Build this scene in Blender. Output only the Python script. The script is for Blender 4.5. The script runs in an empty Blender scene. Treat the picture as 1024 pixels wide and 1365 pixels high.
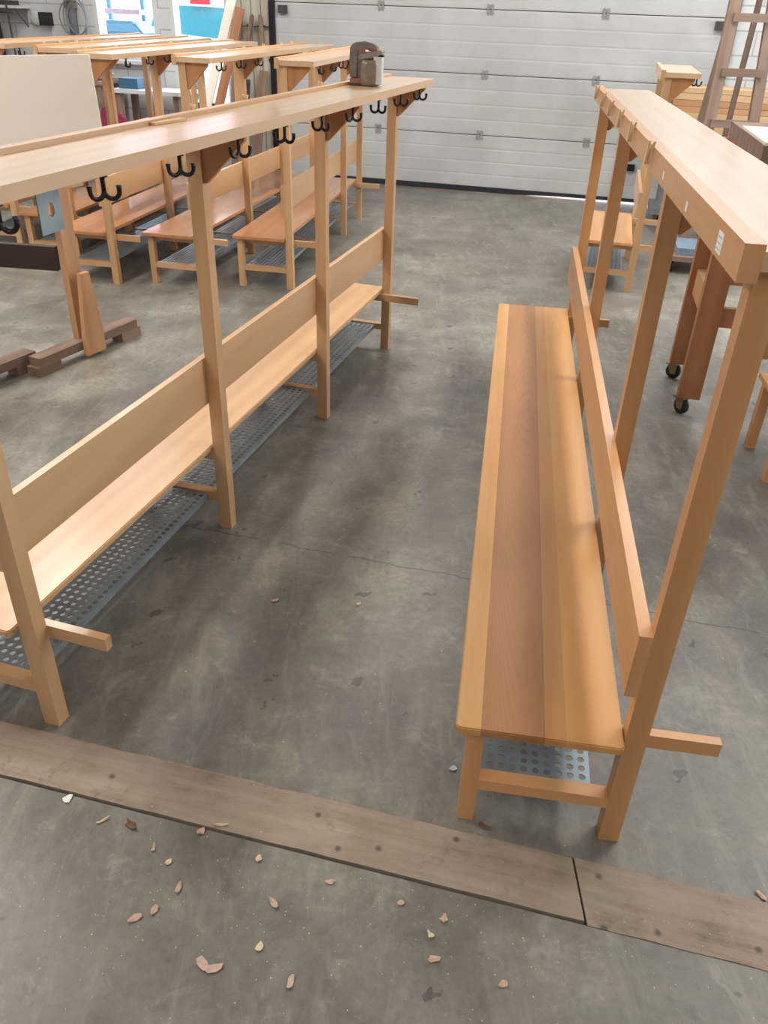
import bpy, bmesh, math, random
from math import sin, cos, pi, tan
from mathutils import Vector, Matrix
random.seed(7)
S = bpy.context.scene
COL = S.collection

# ------------------------------------------------------------------ materials
def srgb(r, g, b):
    f = lambda c: (c/12.92 if c <= .04045 else ((c+.055)/1.055)**2.4)
    return (f(r/255), f(g/255), f(b/255), 1)

class NT:
    def __init__(s, name):
        s.m = bpy.data.materials.new(name); s.m.use_nodes = True
        s.t = s.m.node_tree; s.b = s.t.nodes['Principled BSDF']
    def n(s, typ, **kw):
        o = s.t.nodes.new(typ)
        for k, v in kw.items():
            if hasattr(o, k): setattr(o, k, v)
        return o
    def l(s, a, b): s.t.links.new(a, b)
    def coords(s, scale=(1, 1, 1), which='Object', loc=(0, 0, 0), rot=(0, 0, 0)):
        tc = s.n('ShaderNodeTexCoord'); mp = s.n('ShaderNodeMapping')
        mp.inputs['Scale'].default_value = scale; mp.inputs['Location'].default_value = loc
        mp.inputs['Rotation'].default_value = rot
        s.l(tc.outputs[which], mp.inputs['Vector']); return mp.outputs['Vector']
    def noise(s, vec, scale, detail=3, rough=.5, dist=0):
        o = s.n('ShaderNodeTexNoise'); o.inputs['Scale'].default_value = scale
        o.inputs['Detail'].default_value = detail; o.inputs['Roughness'].default_value = rough
        o.inputs['Distortion'].default_value = dist
        s.l(vec, o.inputs['Vector']); return o.outputs['Fac']
    def ramp(s, fac, stops, interp='LINEAR'):
        o = s.n('ShaderNodeValToRGB'); o.color_ramp.interpolation = interp
        e = o.color_ramp.elements
        while len(e) < len(stops): e.new(.5)
        for i, (p, c) in enumerate(stops):
            e[i].position = p; e[i].color = c if len(c) == 4 else (*c, 1)
        s.l(fac, o.inputs['Fac']); return o.outputs['Color']
    def mix(s, fac, a, b, mode='MIX'):
        o = s.n('ShaderNodeMix'); o.data_type = 'RGBA'; o.blend_type = mode
        for sock, v in ((o.inputs[0], fac), (o.inputs[6], a), (o.inputs[7], b)):
            if hasattr(v, 'is_linked'): s.l(v, sock)
            else: sock.default_value = v
        return o.outputs[2]
    def math(s, op, a, b=None, c=None):
        o = s.n('ShaderNodeMath'); o.operation = op
        for i, v in enumerate((a, b, c)):
            if v is None: continue
            if hasattr(v, 'is_linked'): s.l(v, o.inputs[i])
            else: o.inputs[i].default_value = v
        return o.outputs[0]
    def bump(s, h, strength=.2, dist=.01):
        o = s.n('ShaderNodeBump'); o.inputs['Strength'].default_value = strength
        o.inputs['Distance'].default_value = dist
        s.l(h, o.inputs['Height']); s.l(o.outputs['Normal'], s.b.inputs['Normal'])
    def set(s, **kw):
        for k, v in kw.items():
            k = {'rough': 'Roughness', 'metal': 'Metallic', 'coat': 'Coat Weight', 'coatr': 'Coat Roughness', 'base': 'Base Color', 'spec': 'Specular IOR Level', 'trans': 'Transmission Weight', 'ior': 'IOR'}[k]
            if hasattr(v, 'is_linked'): s.l(v, s.b.inputs[k])
            else: s.b.inputs[k].default_value = v
        return s

def plain(name, col, rough=.6, metal=0, var=.12, scale=30, **kw):
    t = NT(name); v = t.coords()
    n = t.noise(v, scale, 4)
    lo = tuple(c*(1-var) for c in col[:3])+(1,); hi = tuple(min(1, c*(1+var)) for c in col[:3])+(1,)
    t.set(base=t.ramp(n, [(.3, lo), (.7, hi)]), rough=rough, metal=metal, **kw)
    return t.m

def wood(name, light, dark, axis='y', grain=1.0, rough=.45, coat=.45, contrast=.5, coatr=.24, arcs=0, staves=None, knots=0, specks=0):
    """varnished timber; grain runs along the given local axis. staves = [(start position across, colour)]"""
    t = NT(name)
    st = {'x': (.8, 9, 9), 'y': (9, .8, 9), 'z': (9, 9, .8)}[axis]
    oi = t.n('ShaderNodeObjectInfo')
    tc = t.n('ShaderNodeTexCoord')
    add = t.n('ShaderNodeVectorMath', operation='ADD')
    comb = t.n('ShaderNodeCombineXYZ')
    r1 = t.math('MULTIPLY', oi.outputs['Random'], 3.7)
    for k in range(3): t.l(r1, comb.inputs[k])
    t.l(tc.outputs['Object'], add.inputs[0]); t.l(comb.outputs[0], add.inputs[1])
    mp = t.n('ShaderNodeMapping'); mp.inputs['Scale'].default_value = tuple(a*grain for a in st)
    t.l(add.outputs[0], mp.inputs['Vector']); v = mp.outputs['Vector']
    broad = t.noise(v, .8, 2, .5, .3)
    fine = t.noise(v, 5.5, 4, .6, .2)
    w = t.n('ShaderNodeTexWave', wave_type='BANDS'); w.bands_direction = {'x': 'Y', 'y': 'X', 'z': 'X'}[axis]
    w.inputs['Scale'].default_value = .35; w.inputs['Distortion'].default_value = 9
    w.inputs['Detail'].default_value = 2.5; w.inputs['Detail Scale'].default_value = .9
    t.l(v, w.inputs['Vector'])
    f = t.math('MULTIPLY_ADD', w.outputs['Fac'], .22, t.math('MULTIPLY_ADD', broad, .65, t.math('MULTIPLY', fine, .25)))
    base = light
    if staves:
        sp = t.n('ShaderNodeSeparateXYZ'); t.l(tc.outputs['Object'], sp.inputs[0])
        x0, x1 = staves[0]
        fac = t.n('ShaderNodeMapRange'); t.l(sp.outputs[{'y': 'X', 'x': 'Y', 'z': 'X'}[axis]], fac.inputs[0])
        fac.inputs[1].default_value = x0; fac.inputs[2].default_value = x1
        base = t.ramp(fac.outputs[0], staves[1], 'CONSTANT')
    dk = t.mix(1, base, dark, 'MULTIPLY')
    f2 = t.n('ShaderNodeMapRange'); t.l(f, f2.inputs[0]); f2.inputs[1].default_value = .35; f2.inputs[2].default_value = .85
    f3 = t.math('MULTIPLY', f2.outputs[0], contrast)
    c = t.mix(f3, base, dk)
    if arcs:
        s2 = t.n('ShaderNodeSeparateXYZ'); t.l(tc.outputs['Object'], s2.inputs[0])
        wob = t.math('MULTIPLY', t.noise(v, .9, 3), .05)
        xc = t.math('ADD', t.math('ADD', s2.outputs[0], .235), t.math('MULTIPLY', t.math('SUBTRACT', broad, .5), .05))
        g = t.math('MULTIPLY_ADD', t.math('MULTIPLY', xc, xc), 38, t.math('MULTIPLY_ADD', t.math('ABSOLUTE', t.math('SUBTRACT', s2.outputs[1], 1.9)), .55, wob))
        bands = t.ramp(t.math('FRACT', t.math('MULTIPLY', g, 17)), [(0, (.2, .2, .2)), (.5, (0, 0, 0)), (.9, (1, 1, 1)), (1, (.2, .2, .2))])
        inside = t.math('MULTIPLY', t.math('GREATER_THAN', s2.outputs[0], -.335), t.math('LESS_THAN', s2.outputs[0], -.195))
        c = t.mix(t.math('MULTIPLY', t.math('MULTIPLY', bands, inside), arcs*.5), c, srgb(138, 92, 54))
    # piece to piece variation
    hsv = t.n('ShaderNodeHueSaturation'); t.l(c, hsv.inputs['Color'])
    t.l(t.math('MULTIPLY_ADD', oi.outputs['Random'], .14, .93), hsv.inputs['Value'])
    c = hsv.outputs['Color']
    if knots or specks:
        vo = t.n('ShaderNodeTexVoronoi'); vo.inputs['Scale'].default_value = 3.2
        mp2 = t.n('ShaderNodeMapping'); mp2.inputs['Scale'].default_value = {'x': (.5, 1.6, 1.6), 'y': (1.6, .5, 1.6), 'z': (1.6, 1.6, .5)}[axis]
        t.l(add.outputs[0], mp2.inputs['Vector']); t.l(mp2.outputs[0], vo.inputs['Vector'])
        k = t.ramp(vo.outputs['Distance'], [(0, (1, 1, 1)), (.05, (.6, .6, .6)), (.09, (0, 0, 0))])
        c = t.mix(t.math('MULTIPLY', k, knots), c, (.09, .04, .02, 1))
    t.set(base=c, rough=t.math('MULTIPLY_ADD', fine, .12, rough-.06), coat=coat, coatr=coatr)
    t.bump(fine, .06, .002)
    return t.m

BEECH_L = srgb(210, 168, 124); BEECH_D = (.62, .50, .38, 1)
M = {}
for a in 'xyz':
    M['beech_'+a] = wood('beech_'+a, BEECH_L, BEECH_D, a)
    M['honey_'+a] = wood('honey_'+a, srgb(214, 160, 108), (.62, .48, .34, 1), a)
    M['pine_'+a] = wood('pine_'+a, srgb(198, 150, 108), (.55, .42, .32, 1), a, rough=.65, coat=0, knots=.4)
    M['brown_'+a] = wood('brown_'+a, srgb(168, 114, 76), (.5, .4, .32, 1), a, rough=.6, coat=0, knots=.7)
    M['old_'+a] = wood('old_'+a, srgb(150, 124, 108), (.5, .42, .38, 1), a, rough=.75, coat=0, contrast=.8)
    M['raw_'+a] = wood('raw_'+a, srgb(214, 178, 134), (.62, .5, .4, 1), a, rough=.7, coat=0)
L_ = srgb(206, 155, 96); Br = srgb(172, 122, 76); Md = srgb(192, 140, 86)
M['seat_staves'] = wood('seat_staves', L_, (.66, .52, .40, 1), 'y', staves=((-.41, 0.0), [(0, srgb(212, 164, 102)), (.16, Br), (.52, srgb(168, 117, 72)), (.535, Md), (.66, srgb(204, 152, 92))]), contrast=.75, rough=.5, coat=.15, grain=.8, arcs=.5)
M['seat_gloss'] = wood('seat_gloss', srgb(196, 140, 96), (.62, .48, .36, 1), 'y', coat=1, coatr=.11)
M['shelf_beech'] = wood('shelf_beech', srgb(216, 180, 142), (.70, .60, .50, 1), 'y', coat=1, coatr=.2, contrast=.4)  # base paler than the bench wood, carries the grazing reflection on shelf tops
M['shelf_honey'] = wood('shelf_honey', srgb(216, 178, 140), (.70, .60, .50, 1), 'y', coat=1, coatr=.2, contrast=.4)  # same reflection pallor mixed into the honey shelf colour
M['plywood'] = wood('plywood', srgb(200, 150, 100), (.6, .48, .36, 1), 'y', rough=.5, coat=.1)
M['bracket_wood'] = wood('bracket_wood', srgb(186, 132, 84), (.6, .45, .34, 1), 'z', rough=.45, coat=.15)
M['panel_white'] = wood('panel_white', srgb(238, 228, 216), (.9, .86, .8, 1), 'x', rough=.7, coat=0, contrast=.35)
M['dark_beam'] = wood('dark_beam', srgb(58, 42, 36), (.6, .55, .5, 1), 'x', rough=.7, coat=0)
M['peg'] = plain('peg', srgb(222, 190, 148), .6)
M['black'] = plain('black', srgb(22, 22, 28), .32, 0, .1)
M['rubber'] = plain('rubber', srgb(38, 38, 44), .8)
M['zinc'] = plain('zinc', srgb(150, 164, 174), .35, .45, .12, 12)
M['zinc_flat'] = plain('zinc_flat', srgb(140, 152, 156), .5, .4, .12, 14)
M['hinge_metal'] = plain('hinge_metal', srgb(150, 150, 148), .6, .1, .12, 14)
M['steel'] = plain('steel', srgb(150, 150, 150), .35, .9)
M['white_paper'] = plain('white_paper', srgb(235, 235, 235), .7, 0, .02)
M['label_ink'] = plain('label_ink', srgb(180, 182, 186), .7, 0, .05)
M['white_paint'] = plain('white_paint', srgb(212, 213, 212), .5, 0, .04, 6)
M['grey_paint'] = plain('grey_paint', srgb(120, 122, 124), .5, 0, .1)
M['tool_dark'] = plain('tool_dark', srgb(66, 62, 60), .5, 0, .2)
M['tool_body'] = plain('tool_body', srgb(112, 104, 98), .6, 0, .25)
M['tool_grey'] = plain('tool_grey', srgb(140, 134, 122), .55, 0, .15)
M['tool_red'] = plain('tool_red', srgb(152, 98, 88), .45)
M['tool_can'] = plain('tool_can', srgb(120, 110, 98), .3, 0, .2)
M['tool_light'] = plain('tool_light', srgb(205, 207, 210), .35)
M['shaving'] = plain('shaving', srgb(198, 168, 150), .8, 0, .2, 60)
M['shaving_pale'] = plain('shaving_pale', srgb(214, 196, 164), .8, 0, .1, 60)
M['shaving_dark'] = plain('shaving_dark', srgb(110, 80, 66), .8, 0, .2, 60)
M['red_cloth'] = plain('red_cloth', srgb(130, 40, 66), .9)
M['blue_cloth'] = plain('blue_cloth', srgb(52, 66, 84), .9)
M['blue_plastic'] = plain('blue_plastic', srgb(60, 96, 130), .4)
M['pale_cloth'] = plain('pale_cloth', srgb(170, 180, 190), .9, 0, .4, 20)
M['tray_grey'] = plain('tray_grey', srgb(120, 140, 158), .4)
M['green_paint'] = plain('green_paint', srgb(70, 96, 66), .5)
M['yellow_metal'] = plain('yellow_metal', srgb(150, 130, 96), .4, .7)
M['car_paint'] = plain('car_paint', srgb(225, 228, 230), .25, 0, .02, coat=.6)
M['car_glass'] = plain('car_glass', srgb(70, 130, 140), .08, 0, .05)
M['car_red'] = plain('car_red', srgb(200, 40, 50), .3)
M['tractor_blue'] = plain('tractor_blue', srgb(96, 138, 164), .4)
M['tractor_red'] = plain('tractor_red', srgb(176, 150, 160), .5)
M['tyre'] = plain('tyre', srgb(70, 76, 82), .8)
M['stucco'] = plain('stucco', srgb(205, 150, 150), .9)
M['bright_ground'] = plain('bright_ground', srgb(222, 224, 226), .9)  # ground colour raised to near white, so windows and reflections turn brighter

def floor_mat():
    t = NT('concrete'); v = t.coords()
    big = t.noise(v, .55, 4, .6, .4)
    med = t.noise(v, 3.2, 6, .65, .3)
    fine = t.noise(v, 38, 5, .7)
    mott = t.math('MULTIPLY_ADD', big, .5, t.math('MULTIPLY_ADD', med, .42, t.math('MULTIPLY', fine, .2)))
    c = t.ramp(mott, [(.40, srgb(80, 75, 69)), (.52, srgb(107, 101, 93)), (.60, srgb(125, 119, 110)), (.72, srgb(166, 160, 150))])
    # long trowel / drag streaks
    v2 = t.coords((1, .25, 1), rot=(0, 0, .5))
    st = t.noise(v2, 9, 5, .7, 1.2)
    c = t.mix(t.math('MULTIPLY', t.ramp(st, [(.5, (0, 0, 0)), (.72, (1, 1, 1))]), .38), c, srgb(160, 154, 144))
    # pale worn crust spots
    sp = t.noise(v, 60, 3, .8)
    c = t.mix(t.math('MULTIPLY', t.ramp(sp, [(.66, (0, 0, 0)), (.72, (1, 1, 1))]), .4), c, srgb(176, 170, 160))
    bl = t.noise(v, 7, 6, .75, .6)
    c = t.mix(t.math('MULTIPLY', t.ramp(bl, [(.57, (0, 0, 0)), (.66, (1, 1, 1))]), .3), c, srgb(168, 162, 152))
    bl2 = t.noise(t.coords(loc=(5, 3, 0)), 6, 6, .75, .6)
    c = t.mix(t.math('MULTIPLY', t.ramp(bl2, [(.58, (0, 0, 0)), (.68, (1, 1, 1))]), .4), c, srgb(72, 68, 64))
    # plaster dust spills further back on the left
    sx = t.n('ShaderNodeSeparateXYZ'); t.l(v, sx.inputs[0])
    # dark oil drips
    vo = t.n('ShaderNodeTexVoronoi'); vo.voronoi_dimensions = '2D'; vo.inputs['Scale'].default_value = 4.2
    wv = t.noise(v, 22, 4); wc = t.n('ShaderNodeCombineXYZ'); 
    for k in range(2): t.l(t.math('MULTIPLY', wv, .12), wc.inputs[k])
    va = t.n('ShaderNodeVectorMath', operation='ADD'); t.l(v, va.inputs[0]); t.l(wc.outputs[0], va.inputs[1])
    t.l(va.outputs[0], vo.inputs['Vector'])
    thr = t.math('MULTIPLY', t.n('ShaderNodeSeparateColor').outputs[0], 1) if False else None
    sc = t.n('ShaderNodeSeparateColor'); t.l(vo.outputs['Color'], sc.inputs[0])
    rad = t.math('MULTIPLY', t.math('POWER', sc.outputs[0], 3), .085)
    m = t.math('LESS_THAN', vo.outputs['Distance'], rad)
    c = t.mix(t.math('MULTIPLY', m, .55), c, srgb(48, 45, 43))
    # hairline cracks: distance to wobbling lines
    def crack(a, b, d, wob, width, lo=None, hi=None):
        # line a*x+b*y=d
        e = t.math('ADD', t.math('MULTIPLY', sx.outputs[0], a), t.math('MULTIPLY', sx.outputs[1], b))
        nz = t.math('MULTIPLY', t.math('SUBTRACT', t.noise(v, 5, 4, .6), .5), wob)
        e = t.math('ABSOLUTE', t.math('ADD', t.math('SUBTRACT', e, d), nz))
        return t.math('MULTIPLY', t.math('LESS_THAN', e, width), t.math('GREATER_THAN', t.noise(v, 4, 2), .42))
    for args in ((.25, .968, 2.47, .06, .004), (.25, .968, 5.6, .06, .004), (.8, .6, 3.1, .5, .002)):
        c = t.mix(t.math('MULTIPLY', crack(*args), .5), c, srgb(52, 48, 45))
    rg = t.math('MULTIPLY_ADD', med, .3, .30)
    t.set(base=c, rough=rg, spec=.6)
    t.bump(t.math('MULTIPLY_ADD', fine, .5, med), .18, .006)
    return t.m
M['concrete'] = floor_mat()

def plank_mat():
    t = NT('old_plank'); v = t.coords((1.2, 16, 16))
    n = t.noise(v, 1.4, 6, .7, .6); v1 = t.coords(); b = t.noise(v1, 5, 5, .7); f = t.noise(v1, 55, 4, .7)
    c = t.ramp(t.math('MULTIPLY_ADD', n, .6, t.math('MULTIPLY_ADD', b, .4, t.math('MULTIPLY', f, .12))), [(.36, srgb(108, 95, 84)), (.50, srgb(147, 131, 115)), (.66, srgb(164, 148, 132)), (.8, srgb(180, 166, 148))])
    d2 = t.noise(v1, 9, 6, .75); c = t.mix(t.math('MULTIPLY', t.ramp(d2, [(.56, (0, 0, 0)), (.68, (1, 1, 1))]), .45), c, srgb(92, 84, 78))
    vo = t.n('ShaderNodeTexVoronoi'); vo.voronoi_dimensions = '2D'; vo.inputs['Scale'].default_value = 5; t.l(v1, vo.inputs['Vector'])
    c = t.mix(t.ramp(vo.outputs['Distance'], [(.02, (.7, .7, .7)), (.06, (0, 0, 0))]), c, srgb(60, 52, 44))
    t.set(base=c, rough=.85); t.bump(n, .4, .004); return t.m
M['old_plank'] = plank_mat()

def door_mat():
    t = NT('door_panel_paint'); v = t.coords(); n = t.noise(v, 1.3, 5, .6); f = t.noise(v, 120, 2)
    c = t.ramp(n, [(.35, srgb(176, 176, 173)), (.6, srgb(190, 190, 188)), (.8, srgb(197, 197, 195))])
    s = t.noise(v, 9, 5, .75)
    c = t.mix(t.math('MULTIPLY', t.ramp(s, [(.64, (0, 0, 0)), (.74, (1, 1, 1))]), .35), c, srgb(160, 156, 146))
    t.set(base=c, rough=.55); t.bump(f, .15, .002); return t.m
M['door_paint'] = door_mat()

def brick_mat():
    t = NT('white_block_wall'); v = t.coords(rot=(pi/2, 0, 0))
    b = t.n('ShaderNodeTexBrick'); b.inputs['Scale'].default_value = 1
    b.inputs['Brick Width'].default_value = .5; b.inputs['Row Height'].default_value = .22; b.inputs['Mortar Size'].default_value = .008
    b.inputs['Color1'].default_value = srgb(216, 217, 216); b.inputs['Color2'].default_value = srgb(208, 208, 206); b.inputs['Mortar'].default_value = srgb(176, 176, 174)
    t.l(v, b.inputs['Vector']); n = t.noise(v, 4, 5)
    c = t.mix(t.math('MULTIPLY', n, .2), b.outputs['Color'], srgb(150, 146, 140)); t.set(base=c, rough=.75); return t.m
M['block_wall'] = brick_mat()

def boards_mat():
    t = NT('grey_wall_boards'); v = t.coords()
    w = t.n('ShaderNodeTexWave', wave_type='BANDS'); w.bands_direction = 'X'; w.inputs['Scale'].default_value = 2.6; w.inputs['Distortion'].default_value = .0
    t.l(v, w.inputs['Vector']); n = t.noise(t.coords((8, 8, .6)), 2, 5)
    c = t.ramp(n, [(.3, srgb(178, 170, 156)), (.7, srgb(205, 198, 186))])
    c = t.mix(t.ramp(w.outputs['Fac'], [(.02, (.8, .8, .8)), (.06, (0, 0, 0))]), c, srgb(110, 102, 92))
    t.set(base=c, rough=.8); return t.m
M['wall_boards'] = boards_mat()

def glass_mat():
    t = NT('window_glass'); t.set(base=(1, 1, 1, 1), rough=0, trans=1, ior=1.0, spec=.2)
    t.b.inputs['Base Color'].default_value = (.93, .98, 1, 1); return t.m
M['glass'] = glass_mat()

# ------------------------------------------------------------------ geometry helpers
class MB:
    def __init__(s): s.bm = bmesh.new()
    def box(s, x0, x1, y0, y1, z0, z1, mat=None):
        vs = [s.bm.verts.new(p) for p in ((x0,y0,z0),(x1,y0,z0),(x1,y1,z0),(x0,y1,z0),(x0,y0,z1),(x1,y0,z1),(x1,y1,z1),(x0,y1,z1))]
        if mat is not None:
            for v in vs: v.co = mat @ v.co
        for f in ((0,3,2,1),(4,5,6,7),(0,1,5,4),(1,2,6,5),(2,3,7,6),(3,0,4,7)): s.bm.faces.new([vs[i] for i in f])
        return s
    def prism(s, pts, axis, a, b, mat=None):
        """polygon in the two other axes extruded along axis from a to b"""
        def P(p, h):
            return {'x': (h, p[0], p[1]), 'y': (p[0], h, p[1]), 'z': (p[0], p[1], h)}[axis]
        A = [s.bm.verts.new(P(p, a)) for p in pts]; B = [s.bm.verts.new(P(p, b)) for p in pts]
        if mat is not None:
            for v in A+B: v.co = mat @ v.co
        n = len(pts); fs = [s.bm.faces.new(A[::-1]), s.bm.faces.new(B)]
        for i in range(n): fs.append(s.bm.faces.new((A[i], A[(i+1) % n], B[(i+1) % n], B[i])))
        bmesh.ops.recalc_face_normals(s.bm, faces=fs)
        return s
    def tube(s, pts, r, n=8, cap=True):
        pts = [Vector(p) for p in pts]; rings = []
        rr = r if isinstance(r, (list, tuple)) else [r]*len(pts)
        up = None
        for i, p in enumerate(pts):
            d = (pts[min(i+1, len(pts)-1)]-pts[max(i-1, 0)]).normalized()
            if up is None:
                up = d.orthogonal().normalized()
            up = (up - d*up.dot(d)).normalized(); w = d.cross(up)
            rings.append([s.bm.verts.new(p+(up*cos(2*pi*k/n)+w*sin(2*pi*k/n))*rr[i]) for k in range(n)])
        fs = []
        for a, b in zip(rings, rings[1:]):
            for k in range(n): fs.append(s.bm.faces.new((a[k], a[(k+1) % n], b[(k+1) % n], b[k])))
        if cap: fs.append(s.bm.faces.new(rings[0][::-1])); fs.append(s.bm.faces.new(rings[-1]))
        for f in fs: f.smooth = True
        bmesh.ops.recalc_face_normals(s.bm, faces=fs)
        return s
    def lathe(s, prof, n=20, mat=None):
        rings = []
        for r, z in prof: rings.append([s.bm.verts.new((r*cos(2*pi*k/n), r*sin(2*pi*k/n), z)) for k in range(n)])
        if mat is not None:
            for rg in rings:
                for v in rg: v.co = mat @ v.co
        fs = []
        for a, b in zip(rings, rings[1:]):
            for k in range(n): fs.append(s.bm.faces.new((a[k], a[(k+1) % n], b[(k+1) % n], b[k])))
        fs.append(s.bm.faces.new(rings[0][::-1])); fs.append(s.bm.faces.new(rings[-1]))
        for f in fs: f.smooth = True
        bmesh.ops.recalc_face_normals(s.bm, faces=fs)
        return s
    def bevel(s, w, seg=2):
        bmesh.ops.bevel(s.bm, geom=[e for e in s.bm.edges if e.calc_length() > w*2.5 and len(e.link_faces) == 2 and e.calc_face_angle(0) > .5], offset=w, segments=seg, affect='EDGES', clamp_overlap=True)
        return s
    def obj(s, name, mat, parent=None, bevel=0, seg=2, loc=None, rot=None):
        if bevel: s.bevel(bevel, seg)
        me = bpy.data.meshes.new(name); s.bm.to_mesh(me); s.bm.free(); me.materials.append(M[mat] if isinstance(mat, str) else mat)
        o = bpy.data.objects.new(name, me); COL.objects.link(o)
        if parent: o.parent = parent
        if loc: o.location = loc
        if rot: o.rotation_euler = rot
        return o

def tag(o, label, cat, group=None):
    o['label'] = label; o['category'] = cat
    if group: o['group'] = group
    return o
def thing(name, label, cat, loc=(0, 0, 0), rz=0, group=None):
    o = bpy.data.objects.new(name, None); COL.objects.link(o); o.empty_display_size = .1
    o.location = loc; o.rotation_euler = (0, 0, rz); return tag(o, label, cat, group)
def struct(o): o['kind'] = 'structure'; return o

# ------------------------------------------------------------------ camera (height 1.84 m, looking down 32 deg)
cam = bpy.data.objects.new('camera', bpy.data.cameras.new('camera')); COL.objects.link(cam)
cam.data.sensor_fit = 'HORIZONTAL'; cam.data.sensor_width = 36; cam.data.lens = 36*1064.7/1024
cam.matrix_world = Matrix.Translation((0, 0, 1.8436)) @ Matrix.Rotation(pi/2-.5626, 4, 'X') @ Matrix.Rotation(.0371, 4, 'Z')
cam.data.clip_start = .02; S.camera = cam

# ------------------------------------------------------------------ cloakroom benches
SEAT_Z = .38; SW = .4055; ST = .024; PD = .0516; PT = .046
B0, B1, BT = .560, .741, .0235
ZT = 1.531; SHV = .032; SH = .2383; FB = 1.4807; FT = 1.5439

def hook_mesh(n=8):
    b = MB()
    b.lathe([(.013, -.004), (.013, .0)], 12)
    b.tube([(0, 0, 0), (0, 0, -.036)], .0056, n)
    for a in (-1, 1):
        th = a*1.25
        pts = []
        for k in range(9):
            q = pi*k/8*1.02
            rr = .0175
            out = rr-rr*cos(q); z = -.034-.018*sin(q)
            if k == 8: z += .004
            pts.append((out*sin(th), out*cos(th)*1.0, z))
        top = pts[-1]; pts.append((top[0], top[1], -.022))
        b.tube(pts, [.0056]*8+[.0060, .0070], n)
    me = bpy.data.meshes.new('coat_hook'); b.bm.to_mesh(me); b.bm.free(); me.materials.append(M['black']); return me
HOOK = hook_mesh()
HOOK_SMALL = hook_mesh(5)

def grate_mesh(w, l, fine=True):
    """zinc sheet with round punched holes and turned-down edges"""
    b = MB(); bm = b.bm
    p = .0285; nx = max(3, int((w-.012)/p)); ny = int((l-.012)/p)
    px = (w-.012)/nx; py = (l-.012)/ny
    seg = 8; R = .0098
    for i in range(nx):
        for j in range(ny):
            cx = .006+(i+.5)*px; cy = .006+(j+.5)*py
            sq = []; ci = []; lo = []
            for k in range(seg):
                a = 2*pi*k/seg; dx, dy = cos(a), sin(a); m = max(abs(dx), abs(dy))
                sq.append(bm.verts.new((cx+dx/m*px/2, cy+dy/m*py/2, 0)))
                ci.append(bm.verts.new((cx+dx*R, cy+dy*R, 0))); lo.append(bm.verts.new((cx+dx*R, cy+dy*R, -.003)))
            for k in range(seg):
                k2 = (k+1) % seg
                bm.faces.new((sq[k], sq[k2], ci[k2], ci[k])); bm.faces.new((ci[k], ci[k2], lo[k2], lo[k]))
    bmesh.ops.remove_doubles(bm, verts=bm.verts, dist=.0004)
    b.box(0, .006, 0, l, -.022, 0); b.box(w-.006, w, 0, l, -.022, 0)
    b.box(.006, w-.006, 0, .006, -.022, 0); b.box(.006, w-.006, l-.006, l, -.022, 0)
    me = bpy.data.meshes.new('shoe_grate'); bm.to_mesh(me); bm.free(); me.materials.append(M['zinc']); return me

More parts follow.
